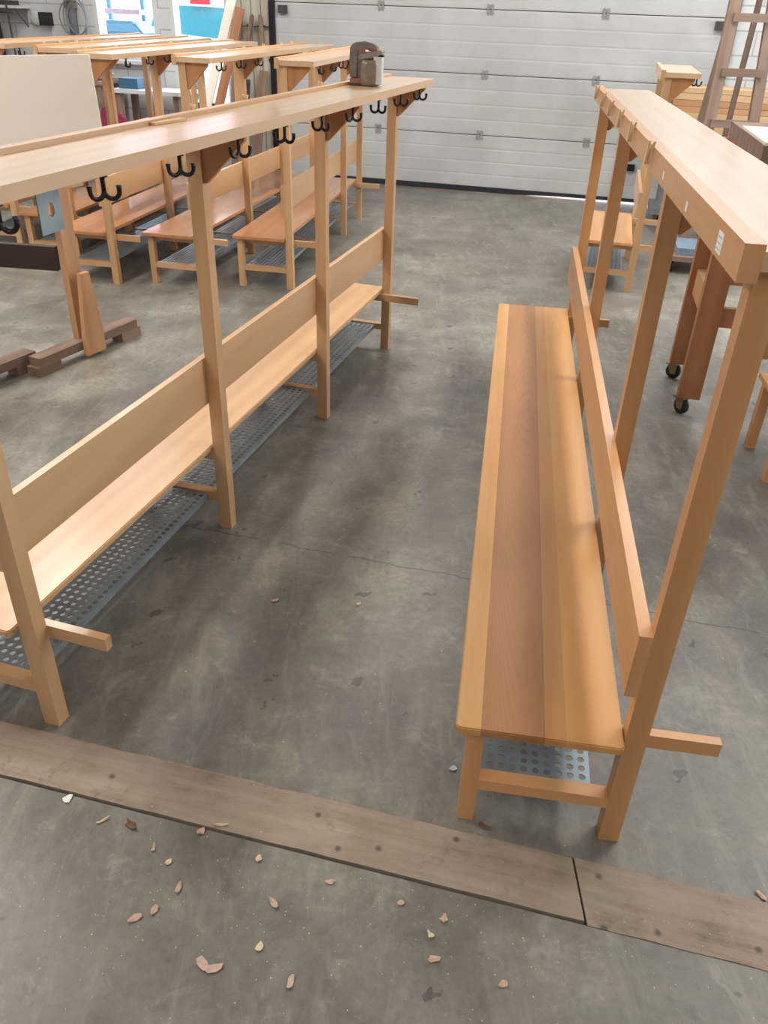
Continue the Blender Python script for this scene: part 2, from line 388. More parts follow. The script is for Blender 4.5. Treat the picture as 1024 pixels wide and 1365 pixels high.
def bench(x, y, t, posts, label, seat_mat='beech_y', wood_set='beech', b0=B0, b1=B1, b0f=None, b1f=None, bt=BT, hooks=10, hook0=.007, hook_rot=None, lipT=.030, group=None, small=False, hooksp=.3516):
    r = thing('cloakroom_bench', label, 'bench', (x, y, 0), -t, group)
    W = lambda a: wood_set+'_'+a
    Lf = posts[-1]+PT; so = .034
    bv = .0035
    # seat, with slightly rounded corners
    s = MB()
    c = .008
    y0, y1 = -so, Lf+.018
    pts = [(-SW+c, y0), (-.003-c, y0), (-.003, y0+c), (-.003, y1-c), (-.003-c, y1), (-SW+c, y1), (-SW, y1-c), (-SW, y0+c)]
    s.prism(pts, 'z', SEAT_Z-ST, SEAT_Z); s.obj('seat', seat_mat, r, bv)
    # backrest
    b0f = b0 if b0f is None else b0f; b1f = b1 if b1f is None else b1f
    m = MB(); m.box(-bt, 0, 0, Lf, b0, b1)
    for v in m.bm.verts:
        f = v.co.y/Lf; v.co.z += (b0f-b0)*f if v.co.z < (b0+b1)/2 else (b1f-b1)*f
    m.obj('backrest', W('y'), r, bv)
    for i, u in enumerate(posts):
        MB().box(0, PD, u, u+PT, 0, ZT-SHV).obj('post', W('z'), r, .003)
        MB().box(-.376, -.331, u, u+.044, 0, SEAT_Z-ST).obj('front_leg', W('z'), r, .003)
        MB().box(-.331, 0, u+.003, u+.043, .122, .158).obj('stretcher', W('x'), r, .003)
        MB().prism([(PD, 1.343), (PD+.012, 1.343), (.205, ZT-SHV-.018), (.205, ZT-SHV), (PD, ZT-SHV)], 'y', u+.008, u+.030).obj('shelf_bracket', 'bracket_wood', r, .0015, 1)
        if 0 < i < len(posts)-1:
            MB().box(-.36, 0, u+.003, u+.027, SEAT_Z-ST-.042, SEAT_Z-ST).obj('seat_bearer', W('x'), r, .002)
    MB().box(-.362, PD+.188, PT, PT+.025, SEAT_Z-ST-.042, SEAT_Z-ST).obj('seat_bearer', W('x'), r, .003)
    u = posts[-1]
    MB().box(-.362, PD+.188, u-.025, u, SEAT_Z-ST-.042, SEAT_Z-ST).obj('seat_bearer', W('x'), r, .003)
    # shelf board with thick front lip + rear upstand
    MB().box(0, SH, -.018, Lf+.022, ZT-SHV, ZT).obj('shelf_board', 'shelf_'+wood_set, r, .004, 3)
    MB().box(-lipT, 0, -.025, Lf+.022, FB, FT).obj('shelf_lip', W('y'), r, .005, 3)
    # shoe grates
    for a, b in zip(posts, posts[1:]):
        l = (b+.003)-(a+.043)-.006
        key = round(l, 2)
        if key not in GR: GR[key] = grate_mesh(.285, key-.002)
        g = bpy.data.objects.new('shoe_grate', GR[key]); COL.objects.link(g); g.parent = r; g.location = (-.326, a+.047, .150)
    for i in range(hooks):
        h = bpy.data.objects.new('coat_hook', HOOK_SMALL if small else HOOK); COL.objects.link(h); h.parent = r
        h.location = (.226, hook0+hooksp*i, ZT-SHV); 
        h.rotation_euler = (0, 0, (hook_rot[i % len(hook_rot)] if hook_rot else random.uniform(-.8, .8)))
    return r
GR = {}
LX, LY, LT = -.9936, 1.6701, .2814
RX, RY, RT = .5985, 1.3404, .1324
L = bench(LX, LY, LT, [0, 1.137, 2.252, 3.349], 'long cloakroom bench left of the aisle, with black hooks and a sander on top',
          hook_rot=[pi+.5, pi+.75, pi+.7, pi+.95, pi+.2, pi-.1, pi+.75, pi+.1, pi+.5, 0])
R = bench(RX, RY, RT, [0, .941, 2.226, 3.269], 'long cloakroom bench on the right of the aisle with a brown striped seat', 'seat_staves', 'honey',
          b0=.518, b1=.699, b0f=.560, b1f=.742, bt=.030, lipT=.034)
bgs = [(-.805, 6.06, .162, [0, .93, 1.805, 2.502], 'cloakroom bench behind the sander, rightmost of the row by the windows', 7),
       (-1.477, 6.034, .205, [0, 1.033, 1.95, 2.858], 'second cloakroom bench from the right in the row by the windows', 8),
       (-2.129, 6.05, .175, [0, 1.047, 1.95, 2.858], 'third cloakroom bench from the right in the row by the windows', 8),
       (-2.595, 6.556, .143, [0, .95, 1.9, 2.858], 'fourth cloakroom bench from the right, behind the pale upright panel', 8),
       (-3.18, 6.86, .15, [0, .95, 1.9, 2.858], 'farthest left cloakroom bench of the row by the windows, cut off by the photo edge', 8)]
BG = []
for x, y, t, P, lab, nh in bgs:
    BG.append(bench(x, y, t, P, lab, seat_mat='seat_gloss', hooks=nh, hook0=.2, small=True))
R2 = bench(1.834, 6.325, .232, [0, 1.05], 'short cloakroom bench standing before the sectional door, seen past the right bench', seat_mat='honey_y', hooks=3, hook0=.15, small=True)

# ------------------------------------------------------------------ clothespins clipped over shelf lips
def pin_mesh():
    b = MB()
    for s in (-1, 1):
        b.prism([(s*.0045-.004, -.045), (s*.0045+.004, -.045), (s*.006+.0035, .0), (s*.009+.003, .024), (s*.009-.003, .024), (s*.006-.0045, 0)], 'y', -.008, .008)
    b.tube([(-.010, 0, -.006), (-.010, 0, .002), (.010, 0, .002), (.010, 0, -.006)], .0016, 5)
    me = bpy.data.meshes.new('clothespin'); b.bm.to_mesh(me); b.bm.free(); me.materials.append(M['peg']); return me
PIN = pin_mesh()
for v in PIN.vertices: v.co *= .85
ordn = ['nearest', 'second nearest', 'third nearest', 'fourth nearest', 'fifth nearest', 'farthest']
def pins(root, us, where, group, lip=.030):
    for k, u in enumerate(sorted(us)):
        w = 'farthest' if k == len(us)-1 else ordn[k]
        o = bpy.data.objects.new('clothespin', PIN); COL.objects.link(o)
        mw = Matrix.Translation(root.location) @ Matrix.Rotation(root.rotation_euler.z, 4, 'Z')
        p = mw @ Vector((-lip-.010, u, FT-.006)); o.location = p
        o.rotation_euler = (random.uniform(-.12, .12), .10, root.rotation_euler.z+random.uniform(-.1, .1))
        tag(o, f'clothespin on the shelf lip of the {where}, {w}', 'clothespin', group)
pins(R, [3.10, 2.697, 2.323, 1.924, 1.535, 1.076], 'right aisle bench', 'clothespins on the right bench', .034)
pins(L, [1.276, 1.672, 2.431], 'left aisle bench', 'clothespins on the left bench')
pins(BG[1], [.1, .75, 1.3, 1.75, 2.2, 2.5], 'second bench from right by the windows', 'clothespins on the background benches')
pins(BG[2], [.15, .6, 1.05, 1.55, 2.1], 'third bench from right by the windows', 'clothespins on the background benches')
pins(BG[3], [.15, .4, .65, .9, 1.15, 1.4], 'fourth bench from right by the windows', 'clothespins on the background benches')

# labels stuck on the right bench's lip
for k, (u, w, h, z, lab) in enumerate([(.133, .040, .036, FT-.036, 'white printed sticker'), (.481, .018, .020, FT-.042, 'small white sticker'), (.842, .016, .020, FT-.036, 'small white sticker')]):
    o = MB().box(-.0348, -.034, u-w/2, u+w/2, z-h/2, z+h/2).obj('sticker', 'white_paper', R); o['label'] = lab
    if k == 0:
        q = MB()
        for j in range(3): q.box(-.0352, -.0348, u-w/2+.004, u+w/2-.004, z-h/2+.006+.010*j, z-h/2+.008+.010*j)
        q.obj('sticker_print', 'label_ink', o)
# galvanised plate with a hole, screwed under the left bench's shelf edge
pl = MB(); bm = pl.bm
def plate(bm, y0, y1, z0, z1, x, th, hy, hz, hr):
    n = 16
    for sgn, xx in ((1, x), (-1, x-th)):
        o_, i_ = [], []
        for k in range(n):
            a = 2*pi*k/n; dx, dz = cos(a), sin(a); m = max(abs(dx), abs(dz))
            o_.append(bm.verts.new((xx, (y0+y1)/2+dx/m*(y1-y0)/2, (z0+z1)/2+dz/m*(z1-z0)/2)))
            i_.append(bm.verts.new((xx, hy+dx*hr, hz+dz*hr*1.4)))
        for k in range(n):
            f = (o_[k], o_[(k+1) % n], i_[(k+1) % n], i_[k]); bm.faces.new(f if sgn > 0 else f[::-1])
        if sgn > 0: A = (o_, i_)
        else: B = (o_, i_)
    for k in range(n):
        k2 = (k+1) % n
        bm.faces.new((A[0][k], B[0][k], B[0][k2], A[0][k2])); bm.faces.new((A[1][k], A[1][k2], B[1][k2], B[1][k]))
plate(bm, .150, .225, 1.405, ZT-SHV, .205, .003, .190, 1.452, .011)
pl.box(.165, .205, .150, .225, ZT-SHV-.003, ZT-SHV)
pl.obj('hanging_plate', 'zinc_flat', L)['label'] = 'galvanised metal plate with a hole'

def local(root, v, u, z):
    mw = Matrix.Translation(root.location) @ Matrix.Rotation(root.rotation_euler.z, 4, 'Z'); return mw @ Vector((v, u, z))
# offcut batten lying on the left shelf
o = MB().box(-.012, .012, -.075, .075, 0, .007).obj('wood_offcut', 'raw_y', None, .001, 1, local(L, .018, 1.02, ZT+.0005), (0, 0, -LT-.12))
tag(o, 'thin wooden offcut lying along the lip on the shelf of the left bench', 'offcut')

# ------------------------------------------------------------------ sander on the left shelf
p = local(L, .075, 2.735, ZT)
sd = thing('power_sander', 'worn grey power sander with dust canister on the shelf of the left bench', 'power tool', p, -.15)
sd.scale = (.95, .95, .86)
MB().box(-.072, .05, -.055, .055, 0, .012).obj('sanding_pad', 'tool_dark', sd, .004)
MB().box(-.070, .045, -.052, .052, .012, .034).obj('pad_plate', 'tool_red', sd, .008, 3)['label'] = 'faded red skirt'
b = MB(); b.prism([(-.074, .034), (-.078, .10), (-.074, .185), (-.055, .203), (.0, .210), (.045, .200), (.062, .175), (.064, .150), (.035, .150), (.020, .172), (-.028, .172), (-.036, .150), (-.034, .034)], 'y', -.034, .034)
b.obj('handle_body', 'tool_body', sd, .010, 3)
MB().box(-.036, .03, -.030, .030, .034, .160).obj('motor_housing', 'tool_body', sd, .010, 3)
MB().box(-.030, .002, -.036, -.028, .148, .176).obj('brand_badge', 'tool_red', sd, .003)
MB().box(.036, .060, -.0385, -.028, .172, .186).obj('switch', 'tool_red', sd, .003)
b = MB(); b.prism([(-.032, .118), (.07, .136), (.090, .158), (.086, .172), (.05, .166), (-.032, .148)], 'y', -.048, .045)
b.obj('canister_cap', 'tool_grey', sd, .006, 2)
b = MB(); b.lathe([(.040, 0), (.047, .006), (.050, .03), (.050, .10), (.046, .122)], 20, Matrix.Translation((.030, -.030, .003)))
b.obj('dust_canister', 'tool_can', sd)
b = MB(); b.box(.050, .090, -.066, -.010, .012, .140); b.obj('canister_side', 'tool_light', sd, .010, 3)
b = MB(); b.box(.066, .094, -.045, -.005, .140, .150); b.obj('canister_latch', 'black', sd, .003)

# ------------------------------------------------------------------ assembly stand (trestle) behind the left bench
ang = math.atan2(.645, .305)      # direction of the foot bars
def stand(x, y, label, with_beam):
    r = thing('timber_stand', label, 'trestle', (x, y, 0), ang)
    # local x along the foot bar
    MB().box(-.40, .40, -.045, .045, .055, .105).obj('foot_bar', 'old_x', r, .004)
    for s in (-1, 1): MB().box(s*.34-.085, s*.34+.085, -.045, .045, 0, .055).obj('foot_block', 'old_x', r, .004)
    MB().box(-.05, .05, .0, .045, .105, 1.02).obj('upright', 'pine_z', r, .003)
    MB().prism([(-.075, .02), (.075, .02), (.075, .13), (.035, .50), (-.03, .50), (-.075, .13)], 'y', -.080, -.046).obj('gusset', 'pine_z', r, .002)
    MB().box(-.22, .22, .045, .085, .93, 1.02).obj('top_rail', 'pine_x', r, .003)
    return r
s1 = stand(-1.845, 4.62, 'pine trestle stand with dark crossbeam behind the left bench, gusset facing right', True)
s2 = stand(-2.26, 4.02, 'second trestle stand at the left photo edge, only its foot showing', False)
m = MB(); m.box(-2.6, -.03, -.02, .02, 0, .135)
o = m.obj('crossbeam', 'dark_beam', None, .003, 2, (-1.90, 4.62, .50), (0, .03, -.02))
o.parent = s1; o.matrix_parent_inverse = (Matrix.Translation((-1.845, 4.62, 0)) @ Matrix.Rotation(ang, 4, 'Z')).inverted()
# pale panel standing on the trestles
m = MB(); m.box(-2.4, 0, 0, .028, 0, .56)
o = m.obj('furniture_panel', 'panel_white', None, .002, 1, (-1.585, 4.70, 1.035), (0, -.035, .22))
tag(o, 'large pale unfinished wooden panel standing upright on the trestles', 'panel')

# ------------------------------------------------------------------ workbench on casters at the right
def caster(parent, x, y, rot=0):
    w = MB(); w.lathe([(.036, -.014), (.045, -.010), (.045, .010), (.036, .014)], 20, Matrix.Translation((x, y, .0452)) @ Matrix.Rotation(rot, 4, 'Z') @ Matrix.Rotation(pi/2, 4, 'Y'))
    c = w.obj('caster_wheel', 'rubber', parent)
    h = MB(); mt = Matrix.Translation((x, y, 0)) @ Matrix.Rotation(rot, 4, 'Z')
    for s in (-1, 1): h.prism([(-.018, .03), (.014, .03), (.035, .088), (-.02, .088)], 'x', s*.018-.0015, s*.018+.0015, mt)
    h.box(-.03, .03, -.02, .045, .088, .094, mt); h.obj('caster_fork', 'yellow_metal', parent)
    h = MB(); h.lathe([(.014, -.0165), (.014, .0165)], 10, Matrix.Translation((x, y, .0452)) @ Matrix.Rotation(rot, 4, 'Z') @ Matrix.Rotation(pi/2, 4, 'Y')); h.obj('caster_hub', 'steel', c)
cw = thing('rolling_workbench', 'tall brown timber workbench on casters standing right of the long right bench', 'workbench', (1.605, 4.08, 0), -.2)
for (x, y) in ((0, 0), (.0, .52), (1.0, 0), (1.0, .52)):
    MB().box(x-.02, x+.095, y-.03, y+.03, .094, 1.33).obj('leg', 'brown_z', cw, .004)
    caster(cw, x+.012, y-.012, .7 if y == 0 else 1.1)
for z in (.50, .72):
    MB().box(.095, .98, -.02, .02, z, z+.10).obj('rail', 'brown_x', cw, .003)
MB().box(.01, .07, .03, .49, .52, .66).obj('rail', 'pine_y', cw, .003)
MB().box(.01, .07, .03, .49, 1.20, 1.33).obj('rail', 'brown_y', cw, .003)
MB().box(-.02, .0, .03, .49, .98, 1.18).obj('side_board', 'brown_y', cw, .002)
MB().box(.075, .10, .28, .32, .70, 1.1).obj('green_strip', 'green_paint', cw, .002)
o = MB().box(.02, 1.2, -.36, .60, 1.33, 1.40).obj('worktop', 'old_x', cw, .004)
MB().box(.025, 1.19, -.35, .28, 1.40, 1.412).obj('top_sheet', 'panel_white', cw, .002)['label'] = 'pale sheet on the worktop'

# low stool at the right photo edge (only a leg enters the frame)
st = thing('wooden_stool', 'honey-coloured wooden stool at the right photo edge, only a leg showing', 'stool', (1.79, 3.31, 0), -.13)
for x in (0, .36):
    for y in (0, .36): MB().box(x, x+.045, y, y+.045, 0, .36).obj('leg', 'honey_z', st, .003)
MB().box(-.02, .425, -.02, .425, .36, .384).obj('seat', 'honey_y', st, .004)

# ------------------------------------------------------------------ room shell: rear wall runs along y = 10.502 - 0.2398 x
TH = math.atan(.2398)
WALL = Matrix.Translation((0, 10.502, 0)) @ Matrix.Rotation(-TH, 4, 'Z')     # local x along wall, local -y towards the room
WR = WALL.to_euler().z
def wx(X): return X/cos(TH)      # world x on the wall -> distance along it
def walled(o): o.matrix_world = WALL; return o
DX0, DX1 = wx(-1.47), wx(3.36)
PH = .6223
door = bpy.data.objects.new('door_1', None); COL.objects.link(door); door.matrix_world = WALL; struct(door)
tilt = lambda x: .004+.016*max(0, (x-.8))/2.6
for k in range(6):
    b = MB(); z0 = k*PH+.004; z1 = (k+1)*PH-.004
    if k == 0: z0 = .055
    prof = [(0, z0+.006), (-.010, z0), (-.010, z0)]
    # strips separated by shallow grooves
    n = 4; pts = [(.045, z0), (0, z0)]
    for j in range(n):
        a = z0+(z1-z0)*j/n; c = z0+(z1-z0)*(j+1)/n
        pts += [(0, a+.003), (-.0018, a+.014), (-.0018, c-.014), (0, c-.003)]
    pts += [(0, z1), (.045, z1)]
    cl = []
    for q in pts:
        if not cl or (abs(q[0]-cl[-1][0])+abs(q[1]-cl[-1][1])) > 1e-5: cl.append(q)
    b.prism(cl, 'x', DX0, DX1); b.obj('door_section', 'door_paint', door)
b = MB(); b.prism([(DX0, .003), (wx(1.4), .004), (wx(1.9), .020), (DX1, .026), (DX1, .06), (DX0, .06)], 'y', -.012, .05); b.obj('bottom_seal', 'rubber', door)
b = MB()
for k in range(1, 6): b.box(DX0, DX1, .018, .04, k*PH-.006, k*PH+.006)
b.obj('section_joint', 'tool_dark', door)
def hinge(x, z):
    h = MB(); h.box(x-.04, x+.04, -.006, -.001, z+.010, z+.04); h.box(x-.04, x+.04, -.006, -.001, z-.04, z-.010)
    h.box(x-.03, x-.012, -.013, -.003, z-.05, z+.05); h.box(x+.012, x+.03, -.013, -.003, z-.05, z+.05)
    h.obj('hinge', 'hinge_metal', door, .002, 1)
for k in range(1, 5):
    for X in (-.24, .955, 2.15): hinge(wx(X), k*PH)
for k, X in ((3, -1.37), (3, 3.28), (1, -1.37), (1, 3.28)):
    x = wx(X); MB().box(x-.05, x+.05, -.055, -.003, k*PH-.11, k*PH-.03).obj('roller_bracket', 'tool_dark', door, .004)
x = wx(2.66); MB().box(x-.05, x+.05, -.04, -.003, .36, .43).obj('door_handle', 'black', door, .006)
for x, nm in ((DX0-.035, 'door_track'), (DX1+.05, 'door_track')):
    MB().box(x-.035, x+.035, -.04, .03, 0, 3.2).obj(nm, 'grey_paint' if x > 0 else 'black', door)
# walls
HT = 4.3
w = MB()
w.box(wx(-1.52)-.02+0, DX0, .05, .25, 3.74, HT)
WL0, WL1, WL2, WL3 = wx(-3.76), wx(-2.93), wx(-2.77), wx(-2.03)
XL, XR = wx(-6.6), wx(6.4)
SILL, SILL2, HEAD = 1.2, .45, 3.0
def wallbox(parts, mat, nm):
    m = MB()
    for a in parts: m.box(*a)
    o = m.obj(nm, mat); o.matrix_world = WALL; return struct(o)
w.bm.free()
wallbox([(XL, WL0, 0, .25, 0, HT), (WL0, WL2, 0, .25, 0, SILL), (WL2, WL3, 0, .25, 0, SILL2), (WL0, WL3, 0, .25, HEAD, HT), (WL1, WL2, 0, .25, SILL, HEAD)], 'block_wall', 'wall_back_left')
wallbox([(WL3, DX0-.07, 0, .25, 0, HT)], 'wall_boards', 'wall_back_boards')
wallbox([(DX0-.07, DX1+.09, .06, .25, 6*PH, HT)], 'white_paint', 'wall_back_lintel')
wallbox([(DX1+.09, XR, 0, .25, 0, HT)], 'block_wall', 'wall_back_right')
for i, (a, b_, SILL) in enumerate(((WL0, WL1, SILL), (WL2, WL3, SILL2))):
    f = bpy.data.objects.new(f'window_{i+1}', None); COL.objects.link(f); f.matrix_world = WALL; struct(f)
    q = MB(); q.box(a, a+.055, -.01, .10, SILL, HEAD); q.box(b_-.055, b_, -.01, .10, SILL, HEAD); q.box(a, b_, -.01, .10, SILL, SILL+.05); q.box(a, b_, -.01, .10, HEAD-.05, HEAD)
    q.box(a, b_, .02, .08, 2.15, 2.20)
    q.obj('window_frame', 'white_paint', f, .004)
    MB().box(a+.055, b_-.055, .045, .051, SILL+.05, HEAD-.05).obj('pane', 'glass', f)
    MB().box(a-.04, b_+.04, -.10, 0, SILL-.04, SILL).obj('window_sill', 'white_paint', f, .004)

# floor with a slot for the inset planks
sl = -.234; ty = lambda x, c: c+sl*x
SU, SLW = 1.403, 1.222      # upper / lower edge of the slot at x = 0
def quad(bm, pts): return bm.faces.new([bm.verts.new(p) for p in pts])
b = MB(); bm = b.bm
X0, X1 = -6.6, 6.4
quad(bm, [(X0, ty(X0, SU), 0), (X1, ty(X1, SU), 0), (X1, 13, 0), (X0, 13, 0)])
quad(bm, [(X0, -5, 0), (X1, -5, 0), (X1, ty(X1, SLW), 0), (X0, ty(X0, SLW), 0)])
quad(bm, [(X0, ty(X0, SLW), -.035), (X1, ty(X1, SLW), -.035), (X1, ty(X1, SU), -.035), (X0, ty(X0, SU), -.035)])
quad(bm, [(X0, ty(X0, SLW), 0), (X1, ty(X1, SLW), 0), (X1, ty(X1, SLW), -.035), (X0, ty(X0, SLW), -.035)])
quad(bm, [(X0, ty(X0, SU), -.035), (X1, ty(X1, SU), -.035), (X1, ty(X1, SU), 0), (X0, ty(X0, SU), 0)])
struct(b.obj('floor', 'concrete'))
pa = math.atan(sl)
def plank(xa, xb, lo, hi, label, z=.004):
    b = MB(); bm = b.bm
    n = 40; rnd = random.Random(int(xa*10)+5)
    t_, b_ = [], []
    for i in range(n+1):
        x = xa+(xb-xa)*i/n
        t_.append((x, ty(x, SU)-hi+rnd.uniform(-.0025, .0025))); b_.append((x, ty(x, SLW)+lo+rnd.uniform(-.0015, .0015)))
    b.prism(b_+t_[::-1], 'z', -.034, z)
    c = Vector(((xa+xb)/2, ty((xa+xb)/2, (SU+SLW)/2), 0))
    R_ = Matrix.Translation(c) @ Matrix.Rotation(pa, 4, 'Z')
    for v in bm.verts: v.co = R_.inverted() @ v.co
    o = b.obj('floor_plank', 'old_plank', None); o.matrix_world = R_
    return tag(o, label, 'floor plank', 'planks set into the concrete floor')
plank(-2.6, .518, .008, .002, 'worn grey plank set into the concrete floor, left of the joint')
plank(.524, 3.2, .001, -.0, 'worn plank set into the concrete floor, right of the joint beside the bench foot', .002)

# remaining shell (outside the picture, encloses the light)
def wallplain(nm, verts, mat='white_paint'):
    b = MB(); quad(b.bm, verts); return struct(b.obj(nm, mat))
wallplain('wall_left', [(-6.6, -5, 0), (-6.6, 13, 0), (-6.6, 13, HT), (-6.6, -5, HT)])
wallplain('wall_front', [(-6.6, -5, 0), (6.4, -5, 0), (6.4, -5, HT), (-6.6, -5, HT)])
wallplain('ceiling', [(-6.6, -5, HT), (6.4, -5, HT), (6.4, 13, HT), (-6.6, 13, HT)])
# right wall with a wide window strip
rw = MB(); rw.box(6.4, 6.6, -5, 13, 0, .9); rw.box(6.4, 6.6, -5, 13, 3.0, HT)
for a, b_ in ((-5, 1.5), (4.0, 5.0), (7.5, 13)): rw.box(6.4, 6.6, a, b_, .9, 3.0)
struct(rw.obj('wall_right', 'white_paint'))
for i, (a, b_) in enumerate(((1.5, 4.0), (5.0, 7.5))):
    f = bpy.data.objects.new(f'window_{i+3}', None); COL.objects.link(f); struct(f)
    q = MB(); 
    for y_ in (a, (a+b_)/2-.03, b_-.06): q.box(6.42, 6.5, y_, y_+.06, .9, 3.0)
    q.box(6.42, 6.5, a, b_, .9, .96); q.box(6.42, 6.5, a, b_, 2.94, 3.0); q.obj('window_frame', 'white_paint', f)
    MB().box(6.45, 6.456, a+.06, b_-.06, .96, 2.94).obj('pane', 'glass', f)

# ------------------------------------------------------------------ things on and before the rear wall
def on_wall(o): o.matrix_world = WALL @ o.matrix_world; return o
def WP(X, off, z): # world point near the wall: X world, off metres into the room
    v = WALL @ Vector((wx(X), -off, z)); return v
# wooden hand clamps on a rail
rl = thing('wall_rail', 'thin metal rail on the boarded wall left of the sectional door', 'rail', WP(-1.77, 0, 1.615), WR)
MB().box(-.25, .24, -.045, -.035, -.006, .006).obj('bar', 'tool_dark', rl)
for s in (-.22, .2): MB().box(s-.006, s+.006, -.036, 0, -.006, .006).obj('bar_bracket', 'tool_dark', rl)
for X, ln, lean, lab in ((-1.87, .30, .12, 'wooden hand clamp hanging on the wall rail, leftmost of three'), (-1.745, .42, .22, 'longest wooden hand clamp hanging on the wall rail, middle of three'), (-1.62, .34, -.08, 'wooden hand clamp hanging on the wall rail, rightmost of three')):
    c = thing('hand_clamp', lab, 'clamp', WP(X, .068, 1.63), WR, 'hand clamps on the wall rail')
    rt = Matrix.Rotation(lean, 4, 'Y')
    MB().prism([(-.02, .04+.05), (.0, .06+.05), (.02, .04+.05), (.022, 0), (.016, -ln+.06), (-.016, -ln+.06), (-.022, 0)], 'y', -.02, .02, rt).obj('jaw', 'old_z', c, .003)
    MB().tube([rt @ Vector((-.05, 0, -.01)), rt @ Vector((.06, 0, -.01))], .008, 6).obj('screw', 'tool_dark', c)
# hose coil / pipe bundle on the block wall
pp = thing('pipe_riser', 'grey pipe riser on the white block wall left of the windows', 'pipe', WP(-4.02, .06, 0), WR)
MB().tube([(0, 0, .9), (0, 0, 3.0)], .055, 10).obj('pipe', 'grey_paint', pp)
MB().box(-.06, .06, -.05, .05, 1.72, 1.9).obj('valve_box', 'tool_grey', pp, .01)
cb = thing('cable_coil', 'loops of dark cable hanging over the pipe on the white wall', 'cable', WP(-3.93, .14, 1.62), WR)
for i, (rx, rz, dx) in enumerate(((.16, .22, 0), (.13, .17, .03), (.18, .19, -.02))):
    MB().tube([(dx+rx*cos(a), -.01*i, rz*sin(a)) for a in [2*pi*k/24 for k in range(25)]], .009, 6, False).obj('cable_loop', 'grey_paint', cb)
# junction box pair
jb = thing('wall_box', 'dark box with round grey fitting on the white block wall', 'junction box', WP(-4.42, 0, 1.6), WR)
MB().box(-.02, .10, -.12, 0, -.07, .07).obj('box_body', 'black', jb, .008)
b = MB(); b.lathe([(.075, 0), (.075, .05), (.06, .06)], 16, Matrix.Translation((-.11, 0, .0)) @ Matrix.Rotation(pi/2, 4, 'X')); b.obj('round_fitting', 'white_paint', jb)
# shelf with things, far left
sh = thing('wall_shelf', 'white wall shelf at the top left photo edge', 'shelf', WP(-4.95, 0, 1.70), WR)
MB().box(-.3, .35, -.28, 0, 0, .03).obj('shelf_plank', 'white_paint', sh, .003)
for s in (-.2, .27): MB().prism([(-.22, 0), (0, 0), (0, -.2)], 'x', s, s+.02).obj('shelf_support', 'grey_paint', sh)
o = MB().box(-.12, .13, -.06, .06, 0, .05).obj('tool_case', 'tool_dark', None, .01); o.matrix_world = Matrix.Translation(WP(-4.82, .15, 1.731)) @ Matrix.Rotation(WR, 4, 'Z'); tag(o, 'flat dark case lying on the white wall shelf', 'case')
ck = thing('tool_cabinet', 'dark cabinet with a pinkish label under the wall shelf at the left photo edge', 'cabinet', WP(-5.1, .40, 1.0), WR)
MB().box(-.3, .22, -.10, .15, 0, .60).obj('cabinet_body', 'rubber', ck, .01)
MB().box(-.02, .1, -.102, -.099, .38, .46).obj('cabinet_label', 'tool_red', ck)
MB().box(-.32, .24, -.17, .17, -.04, 0).obj('cabinet_base', 'white_paint', ck)
MB().box(-.30, .22, -.13, .13, -1.0, -.04).obj('cabinet_stand', 'grey_paint', ck)
ts = thing('rod_stand', 'thin dark metal rod stand before the white block wall', 'stand', WP(-4.66, .35, 0), WR)
MB().tube([(0, 0, 0), (-.03, 0, 1.75)], .012, 8).obj('rod', 'tool_dark', ts)
MB().tube([(-.15, 0, 1.66), (.06, 0, 1.66)], .010, 8).obj('cross_rod', 'tool_dark', ts)
MB().box(-.2, .2, -.15, .15, 0, .02).obj('rod_base', 'tool_dark', ts)

# counters under the windows
def table(name, label, X, off, w, d, h, top, legs, rz=WR):
    t = thing(name, label, 'workbench', WP(X, off, 0), rz)
    MB().box(-w/2, w/2, -d/2, d/2, h-.04, h).obj('table_top', top, t, .003)
    for sx_ in (-1, 1):
        for sy in (-1, 1): MB().box(sx_*(w/2-.07)-.035, sx_*(w/2-.07)+.035, sy*(d/2-.07)-.035, sy*(d/2-.07)+.035, 0, h-.04).obj('leg', legs, t)
    return t
t1 = table('work_table', 'pale-topped work table under the windows, behind the row of benches', -2.86, .40, .90, .5, .93, 'white_paint', 'old_z')
MB().box(-.4, .4, -.2, .2, .25, .28).obj('lower_shelf', 'old_x', t1)
t2 = table('side_table', 'higher wooden table heaped with cloths left of the pale-topped table', -3.62, .42, .50, .6, 1.0, 'old_x', 'old_z')
MB().box(-.22, .22, -.27, .25, .62, .96).obj('drawer_front', 'old_x', t2)
def lump(name, mat, X, off, z, sx_, sy, sz, lab, cat, seed):
    b = MB(); bmesh.ops.create_icosphere(b.bm, subdivisions=4, radius=1)
    rnd = random.Random(seed); from mathutils import noise
    for v in b.bm.verts:
        n = noise.noise(v.co*2.3+Vector((seed, 0, 0)))*.35+noise.noise(v.co*5+Vector((0, seed, 0)))*.12
        v.co *= 1+n; v.co.z = max(v.co.z, -.75)
    for v in b.bm.verts: v.co = Vector((v.co.x*sx_, v.co.y*sy, (v.co.z+.75)*sz))
    for f in b.bm.faces: f.smooth = True
    o = b.obj(name, mat); o.location = WP(X, off, z); return tag(o, lab, cat)
lump('cloth_heap', 'pale_cloth', -3.52, .42, 1.001, .13, .11, .07, 'crumpled heap of pale blue-grey cloth on the higher side table', 'cloth', 3)
lump('dark_cloth', 'blue_cloth', -3.76, .42, 1.001, .08, .11, .05, 'dark blue cloth beside the pale heap on the side table', 'cloth', 9)
lump('dust_sack', 'red_cloth', -3.0, 1.25, .0, .26, .2, .42, 'dark red sack standing on the floor before the work tables', 'sack', 5)
